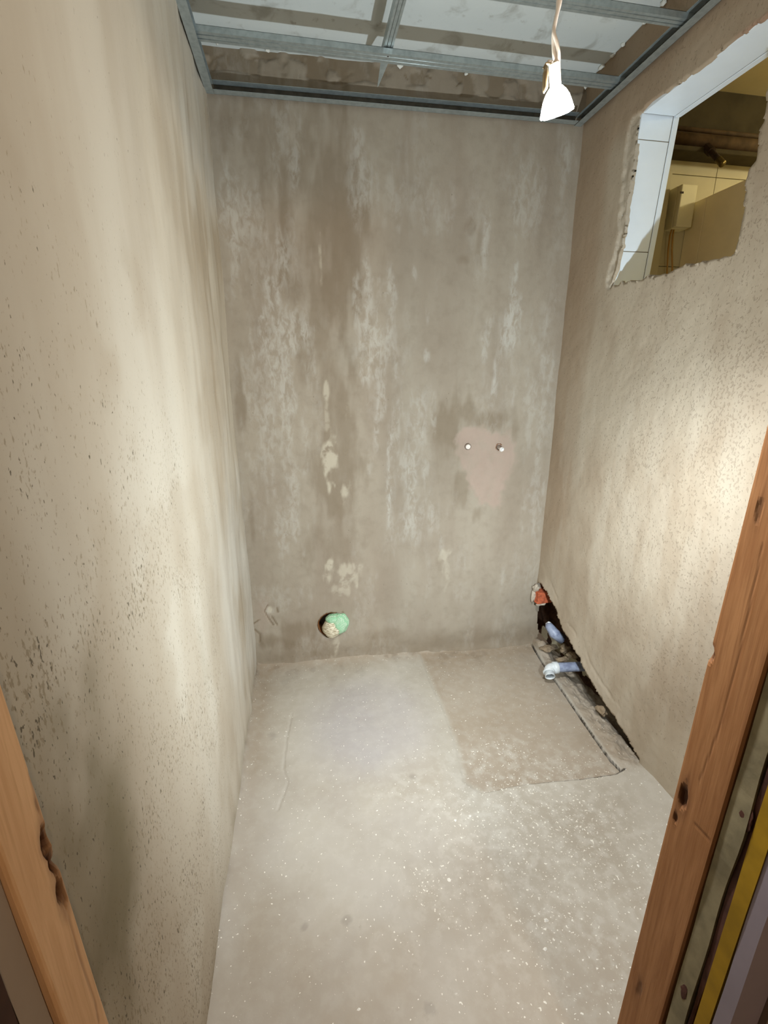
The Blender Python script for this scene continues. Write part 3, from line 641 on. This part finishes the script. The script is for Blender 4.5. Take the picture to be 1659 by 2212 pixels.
o = leanbox('trim_4', XR+.006, XR+.06, -1.672, -1.6525, -.012, M_LAV, 9, .001); tag(o, 'pale lavender corner strip of the hallway wall', 'painted strip', kind='structure')
# red-brown patches where the grey filler broke away
for (u, v, s) in ((1605, 1770, .010), (1470, 2140, .008)):
    y, z = onXR(u, v); bm = bmesh.new(); lump(bm, (XR+.0042, y-.025*(z-.9), z), .0008, s*.8, s*1.6, int(u), 3, .35)
    e = bpy.data.objects['trim_1']; from_bm('bare_patch', bm, M_REDB, e)
M_HALL = simple('hallway_plaster', lin(150, 132, 116), .85, var=.06, scale=8)
M_DKB = simple('dark_brown_board', lin(66, 40, 26), .8, var=.2, scale=20)
o = mkbox('wall_front_right', (XR+.055, -1.675, -.02), (1.60, -1.535, 2.46), M_HALL, bevel=0); tag(o, 'front partition right of the doorway', 'wall', kind='structure')
o = mkbox('wall_front_left', (-.5, -1.675, -.02), (-.035, -1.60, 2.46), M_HALL, bevel=0); tag(o, 'front partition left of the doorway', 'wall', kind='structure')
o = leanbox('trim_5', -.05, .016, -1.688, -1.659, -.045, M_HALL, 3, .001); tag(o, 'grey-brown plaster edge beside the pale door post', 'plaster strip', kind='structure')
o = leanbox('trim_6', -.06, .018, -1.72, -1.689, -.02, M_DKB, 4, .002); tag(o, 'dark brown board edge in the lower left corner', 'board', kind='structure')
o = mkbox('wall_front_top', (-.5, -1.675, 2.10), (1.60, -1.60, 2.46), M_HALL, bevel=0); tag(o, 'wall over the doorway', 'wall', kind='structure')

# ------------------------------------------------------------------ steel ceiling channels
def u_profile(name, A, B, out, up, w, d, label, lip=0., bulge=True, t=.0009):
    """U section swept from A to B: web at the root, legs of length d along 'out', spread w along 'up'"""
    A, B, out, up = map(Vector, (A, B, out, up)); e = empty(name, tuple((A+B)/2)); tag(e, label, 'steel channel', 'steel ceiling channels')
    O = (A+B)/2; A = A-O; B = B-O
    def plate(nm, p, q, r, s, n, parent=e):
        bm = bmesh.new(); vs = []
        for k in (0, 1):
            for c in (p, q, r, s): vs.append(bm.verts.new(c+n*t*k))
        for f in ((0, 1, 2, 3), (7, 6, 5, 4), (0, 4, 5, 1), (1, 5, 6, 2), (2, 6, 7, 3), (3, 7, 4, 0)): bm.faces.new([vs[i] for i in f])
        return from_bm(nm, bm, M_STEEL_SHADE if (nm == 'web' and not bulge) else M_STEEL, parent)
    plate('web', A, B, B+up*w, A+up*w, out)
    l1 = plate('lower_leg', A+out*t, B+out*t, B+out*d, A+out*d, up)
    l2 = plate('upper_leg', A+up*(w-t)+out*t, B+up*(w-t)+out*t, B+up*(w-t)+out*d, A+up*(w-t)+out*d, up)
    if lip:
        plate('lip', A+out*d, B+out*d, B+out*d+up*lip, A+out*d+up*lip, -out, l1); plate('lip', A+up*w+out*d, B+up*w+out*d, B+up*(w-lip)+out*d, A+up*(w-lip)+out*d, -out, l2)
    # rolled stiffening beads along the web
    if bulge:
        for k in (.3, .7):
            bm = bmesh.new(); c = up*(w*k); tube(bm, [A+c-out*.0002, B+c-out*.0002], .0012, 6); from_bm('bead', bm, M_STEEL, e, True)
    return e
Zu = (0, 0, 1)
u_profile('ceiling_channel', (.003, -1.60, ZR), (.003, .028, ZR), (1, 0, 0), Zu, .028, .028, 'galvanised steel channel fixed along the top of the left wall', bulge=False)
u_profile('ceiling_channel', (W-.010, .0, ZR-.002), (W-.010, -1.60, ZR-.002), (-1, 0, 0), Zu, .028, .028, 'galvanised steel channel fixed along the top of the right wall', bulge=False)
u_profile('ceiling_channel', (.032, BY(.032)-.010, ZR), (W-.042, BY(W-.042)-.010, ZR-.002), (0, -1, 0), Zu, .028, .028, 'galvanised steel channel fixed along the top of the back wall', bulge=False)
def cross(label, y0, y1, z=ZR+.012, a=.006, b=W-.014):
    # web faces down, legs upward
    return u_profile('cross_profile', (a, y0, z), (b, y0, z-.002), Zu, (0, 1, 0), y1-y0, .016, label, .005)
yf = onF(840, 116, ZR+.012)[1]; yb = onF(840, 137, ZR+.012)[1]
cross('galvanised steel cross profile nearest the back wall', yf, yb)
y2b = onF(1490, 62, ZR+.012)[1]
cross('galvanised steel cross profile nearer the doorway', y2b-.034, y2b)
xl = onF(856, 40, ZR+.03)[0]
lp = u_profile('runner_profile', (xl-.014, -1.45, ZR+.030), (xl-.014, yb+.02, ZR+.030), Zu, (1, 0, 0), .028, .027, 'galvanised steel runner lying over the cross profiles')
# cut tail of the runner behind the cross profile, bent down to a point
bm = bmesh.new(); O = lp.location
tp = onF(815, 190, ZR+.0)
for dz in (0, .001):
    vs = [bm.verts.new(Vector(p)+Vector((0, 0, dz))-O) for p in ((xl-.014, yb+.015, ZR+.030), (xl+.014, yb+.015, ZR+.030), (tp[0]+.004, tp[1]-.004, ZR+.004), (tp[0], tp[1], ZR+.002))]
    bm.faces.new(vs)
bm.verts.ensure_lookup_table()
for k in range(4): bm.faces.new((bm.verts[k], bm.verts[(k+1) % 4], bm.verts[4+(k+1) % 4], bm.verts[4+k]))
from_bm('cut_tail', bm, M_STEEL, lp)
bm = bmesh.new()
sc = onF(838, 122, ZR+.0115); lump(bm, tuple(Vector(sc)-lp.location), .004, .004, .0015, 3, 1, 0); from_bm('screw', bm, M_RUST, lp)

# ------------------------------------------------------------------ drain, outlets
M_PVC = simple('orange_brown_pipe', lin(124, 80, 46), .5, var=.1)
bm = bmesh.new(); hollow(bm, [(DR[0], BY(DR[0])+.006, DR[2]), (DR[0]+.002, BY(DR[0])+.10, DR[2])], .066, .004, 32)
dm = from_bm('drain_mouth', bm, M_PVC, bpy.data.objects['wall_back'], True); dm['label'] = 'brown plastic drain pipe mouth'
dp_ = empty('mesh_plug', (DR[0]+.012, BY(DR[0])+.0, DR[2])); tag(dp_, 'wad of cream sacking and green netting stuffed into the drain', 'plug')
def mat_net():
    g = G('green_netting'); v, vc = g.vor(190, (1, .3, 1), .25); c = g.mix(g.ramp(v, .25, .5), lin(206, 220, 198), lin(146, 196, 156)); g.bump(v, .8, .003); return g.done(c, .6)
def mat_sack():
    g = G('cream_sacking'); n = g.noise(60, 4, .6, (1, 1, 5), .3); c = g.mix(g.ramp(n, .45, .62), lin(222, 214, 190), lin(150, 134, 104)); g.bump(n, .6, .004); return g.done(c, .85)
bm = bmesh.new(); lump(bm, (-.004, .002, -.014), .053, .044, .050, 11, 4, .08); from_bm('sacking', bm, mat_sack(), dp_, True)
bm = bmesh.new(); lump(bm, (.032, -.006, .008), .042, .032, .054, 15, 4, .10); lump(bm, (.004, .0, .034), .046, .030, .026, 17, 3, .08); from_bm('netting', bm, mat_net(), dp_, True)
# plaster drip below the drain
M_WHITEP = simple('white_plastic', lin(232, 222, 212), .4, var=.03)
M_CHROME = simple('bright_metal', lin(245, 245, 242), .3, .5, var=.02)
wp = empty('outlet_plug', (P1[0], BY(P1[0]), P1[2])); tag(wp, 'round white plug in the pink plaster patch', 'plug')
bm = bmesh.new(); prof = [(.0001, .004), (.0035, .004), (.0045, .006), (.0095, .0055), (.0115, .003), (.0118, -.012)]; lathe(bm, prof, 24)
bmesh.ops.rotate(bm, verts=bm.verts[:], cent=(0, 0, 0), matrix=Matrix.Rotation(math.radians(90), 3, 'X')); from_bm('cap', bm, M_WHITEP, wp, True)
bm = bmesh.new(); hollow(bm, [(0, .012, 0), (0, -.0015, 0)], .0145, .002, 24); from_bm('ring', bm, simple('grey_ring', lin(120, 104, 90), .7), wp, True)
wo = empty('outlet_fitting', (P2[0], BY(P2[0]), P2[2])); tag(wo, 'shiny metal water fitting in the dark hole of the patch', 'fitting')
bm = bmesh.new(); hollow(bm, [(.004, .022, -.004), (.009, -.014, -.010)], .0085, .002, 20); from_bm('nipple', bm, M_CHROME, wo, True)
bm = bmesh.new(); hollow(bm, [(.0075, -.004, -.008), (.0085, -.010, -.0095)], .0118, .003, 6); from_bm('hex_collar', bm, M_CHROME, wo)
bm = bmesh.new(); hollow(bm, [(0, .03, 0), (0, .004, 0)], .0165, .002, 20); from_bm('hole_sleeve', bm, M_PVC, wo, True)

# grey waste pipe with elbow at the foot of the right wall
g = G('grey_waste_pipe'); n = g.noise(40, 4); c = g.mix(g.ramp(n, .4, .65), lin(150, 160, 182), lin(120, 128, 152)); M_WPIPE = g.done(c, .4, spec=.5)
g = G('pale_elbow_plastic'); n = g.noise(30, 4); c = g.mix(g.ramp(n, .4, .7), lin(222, 228, 230), lin(200, 208, 212)); M_ELB = g.done(c, .35, spec=.5)
EZ = .062
ec = Vector(onF(1184, 1443, EZ)); pe = Vector(onF(1262, 1441, EZ)); pe.z = EZ+.004
we = empty('waste_pipe', (ec.x, ec.y, 0)); tag(we, 'grey waste pipe with pale elbow poking from the broken wall foot', 'waste pipe')
rW = .0225
dr = (pe-ec).normalized(); mo = (Vector((-.25, -.90, -.35))).normalized()
bm = bmesh.new(); hollow(bm, loc([ec+dr*.028, ec+dr*.05, ec+dr*.09, pe, pe+dr*.03], we), rW*.96, .002, 24); from_bm('pipe', bm, M_WPIPE, we, True)
arc = []
for k in range(9):
    t = k/8; a_ = (1-t)**2; b_ = 2*t*(1-t); c_ = t*t
    arc.append((ec+dr*.030)*a_+(ec-dr*.002)*b_+(ec+mo*.026)*c_)
bm = bmesh.new(); hollow(bm, loc(arc, we), rW*1.02, .003, 24); from_bm('elbow', bm, M_ELB, we, True)
bm = bmesh.new(); hollow(bm, loc([ec+dr*.022, ec+dr*.024, ec+dr*.044, ec+dr*.046], we), [rW*1.05, rW*1.2, rW*1.2, rW*1.05], .003, 24); from_bm('socket_collar', bm, M_ELB, we, True)
bm = bmesh.new(); hollow(bm, loc([ec+mo*.016, ec+mo*.019, ec+mo*.024, ec+mo*.026], we), [rW*1.05, rW*1.22, rW*1.22, rW*1.05], .003, 24); from_bm('socket_collar', bm, M_ELB, we, True)
bm = bmesh.new(); hollow(bm, loc([ec+mo*.024, ec+mo*.044, ec+mo*.046], we), [rW*.98, rW*.98, rW*1.02], .003, 24); from_bm('elbow_mouth', bm, M_ELB, we, True)
# film-wrapped pipe further back in the cavity
qa = Vector(onR(1186, 1352, 1.432)); qb = Vector(onR(1197, 1368, 1.440))
fp = empty('wrapped_pipe', tuple(qb)); tag(fp, 'bluish film-wrapped pipe end in the cavity by the back corner', 'pipe')
bm = bmesh.new(); tube(bm, loc([qa+Vector((.0, .01, .008)), qa, qb, qb+Vector((.04, -.01, -.03))], fp), [.012, .020, .026, .026], 16); from_bm('film_wrap', bm, M_WPIPE, fp, True)
bm = bmesh.new(); lump(bm, tuple(qa-qb+Vector((0, .005, 0))), .016, .014, .018, 5, 3, .2); from_bm('film_end', bm, M_ELB, fp, True)
# loose chunks of mortar in the broken foot
M_CHUNK = simple('mortar_chunk', lin(150, 132, 108), .95, var=.2, scale=40, bump=.8)
for i, (u, v, z, s) in enumerate(((1222, 1402, .05, (.030, .018, .022)), (1238, 1415, .045, (.026, .020, .016)), (1185, 1400, .03, (.045, .022, .014)), (1216, 1424, .022, (.038, .014, .010)), (1300, 1535, .03, (.02, .028, .016)))):
    p = onF(u, v, z); bm = bmesh.new(); lump(bm, (0, 0, 0), *s, i+20, 3, .28); o = from_bm('mortar_chunk', bm, M_CHUNK); o.location = p
    tag(o, ['mortar chunk standing on edge behind the pale elbow', 'mortar chunk leaning into the wall cavity above the elbow', 'flat mortar chunk at the back end of the groove', 'thin mortar sliver just behind the grey waste pipe', 'mortar chunk in the crack near the groove'][i], 'rubble', 'rubble at the broken wall foot')

# ------------------------------------------------------------------ paint and plaster crumbs on the floor
bm = bmesh.new(); R = random.Random(11)
def crumb(x, y, s):
    z = float(floor_h(np.array([x]), np.array([y]))[0]); n = R.choice((4, 5, 6)); a0 = R.uniform(0, 6.28); el = R.uniform(.5, 1)
    ring = [bm.verts.new((x+s*math.cos(a0+6.283*k/n)*R.uniform(.6, 1.1), y+s*el*math.sin(a0+6.283*k/n)*R.uniform(.6, 1.1), z-.0003)) for k in range(n)]
    top = bm.verts.new((x, y, z+s*R.uniform(.25, .6)))
    for k in range(n): bm.faces.new((ring[k], ring[(k+1) % n], top))
for _ in range(420):
    if R.random() < .72: x, y = R.gauss(.98, .26), R.gauss(-1.0, .20)
    else: x, y = R.uniform(.1, 1.35), R.uniform(-1.5, -.1)
    if .05 < x < 1.38 and -1.6 < y < -.05: crumb(x, y, R.choice((.0012, .0015, .002, .0025, .003, .0012, .0015)))
for (u, v, s) in ((1274, 1709, .005), (1214, 1700, .004), (1379, 1869, .006), (1368, 1884, .004), (1386, 1693, .005), (1055, 1852, .005), (1088, 1880, .004), (970, 1900, .008), (1180, 1990, .008), (1178, 2050, .007), (985, 2145, .005), (775, 2180, .006), (912, 1750, .004), (1015, 1763, .006), (983, 1772, .007), (735, 1701, .003), (720, 1700, .003), (785, 1516, .003), (1205, 1938, .004)):
    p = onF(u, v); crumb(p[0], p[1], s)
o = from_bm('plaster_crumbs', bm, simple('white_crumb', lin(238, 236, 228), .8, var=.05)); tag(o, 'white plaster crumbs scattered over the concrete floor', 'crumbs', kind='stuff')

# ------------------------------------------------------------------ hanging halogen lamp
LT = .68
LC = Vector(CAM+LT*ray(1203, 246))            # centre of the lamp mouth
ax = Vector((.30, .22, -.93)).normalized()    # beam axis
def emis(name, c, s, base):
    m = bpy.data.materials.new(name); m.use_nodes = True; b = m.node_tree.nodes['Principled BSDF']
    b.inputs['Base Color'].default_value = (*base, 1); b.inputs['Emission Color'].default_value = (*c, 1); b.inputs['Emission Strength'].default_value = s; b.inputs['Roughness'].default_value = .3
    return m
M_BULB = emis('glowing_reflector_glass', (1, .92, .80), 190, (.9, .9, .85)); M_LENS = emis('lit_lens', (1, .93, .80), 120, (.9, .9, .9))
M_CORD = emis('white_lit_insulation', (1, .9, .75), .0, (.92, .9, .86))
M_CER = simple('white_ceramic', lin(240, 232, 214), .4, var=.02); M_CLIP = simple('brass_clip', lin(196, 182, 150), .35, .6, var=.1)
hl = empty('hanging_lamp', tuple(LC)); tag(hl, 'small lit halogen reflector lamp dangling on two white wires', 'lamp')
q = (-ax).to_track_quat('Z', 'Y').to_matrix()
def lobj(name, bm, mat, smooth=True, parent=hl):
    bmesh.ops.rotate(bm, verts=bm.verts[:], cent=(0, 0, 0), matrix=q); return from_bm(name, bm, mat, parent, smooth)
bm = bmesh.new(); lathe(bm, [(.0232, -.001), (.0238, .001), (.0232, .003), (.0222, .006), (.0205, .012), (.0178, .019), (.0142, .025), (.0095, .030), (.0068, .032), (.0062, .036), (.0001, .036)], 32); lobj('reflector', bm, M_BULB)
bm = bmesh.new(); lathe(bm, [(.0230, -.0008), (.018, -.0025), (.0001, -.0035)], 32); lobj('lens', bm, M_LENS)
bm = bmesh.new(); box(bm, (-.0068, -.005, .032), (.0068, .005, .058), .0012); lobj('socket', bm, M_CER, False)
nb = q @ Vector((0, 0, .056))
sidev = Vector(_r)
bm = bmesh.new()
cl = [nb+sidev*(-.012)+Vector((0, 0, -.002)), nb+sidev*(-.0115)+Vector((0, 0, -.012)), nb+sidev*(-.0105)+Vector((0, 0, -.028)), nb+sidev*(-.012)+Vector((0, 0, -.034))]
tube(bm, cl, [.002, .0042, .0038, .001], 8); tube(bm, [cl[0]+sidev*.010+Vector((0, 0, .002)), cl[0]+Vector((0, 0, .003)), cl[0]+sidev*-.003+Vector((0, 0, -.003))], .0013, 6)
from_bm('clip', bm, M_CLIP, hl, True)
cord = [(1211, -60), (1208, 0), (1203, 30), (1196, 68), (1199, 95), (1202, 120), (1203, 140)]
top = Vector((LC.x+.03, LC.y+.06, ZC-.002))
cp = [top] + [top.lerp(Vector(CAM+LT*1.0*ray(1214, -120)), .6)] + [Vector(CAM+LT*ray(*p)) for p in cord]
for k, (off, endp) in enumerate(((-.0022, nb+sidev*-.0085+Vector((0, 0, .002))), (.0022, nb+sidev*.001+Vector((0, 0, .003))))):
    pts = []
    for i, p in enumerate(cp):
        a_ = i*1.3+k*3.1416; pts.append(p+sidev*(.0026*math.cos(a_)*.6+off*.6)+Vector((0, .0022*math.sin(a_), 0)))
    pts.append(endp.lerp(pts[-1]-LC, .35)+LC); pts.append(endp+LC)
    # smooth the run
    fine = []
    P = [pts[0]]+pts+[pts[-1]]
    for i in range(1, len(P)-2):
        for s_ in range(5):
            t = s_/5; p0, p1, p2, p3 = P[i-1], P[i], P[i+1], P[i+2]
            fine.append(.5*((2*p1)+(-p0+p2)*t+(2*p0-5*p1+4*p2-p3)*t*t+(-p0+3*p1-3*p2+p3)*t**3))
    fine.append(pts[-1])
    bm = bmesh.new(); tube(bm, [p-LC for p in fine], .0029, 8); from_bm('wire', bm, M_CORD, hl, True)
light('halogen_beam', 'SPOT', tuple(LC+ax*.012), 56, (.95, .98, 1), target=(1.22, -1.12, .0), spot_size=math.radians(112), spot_blend=.85, shadow_soft_size=.02)
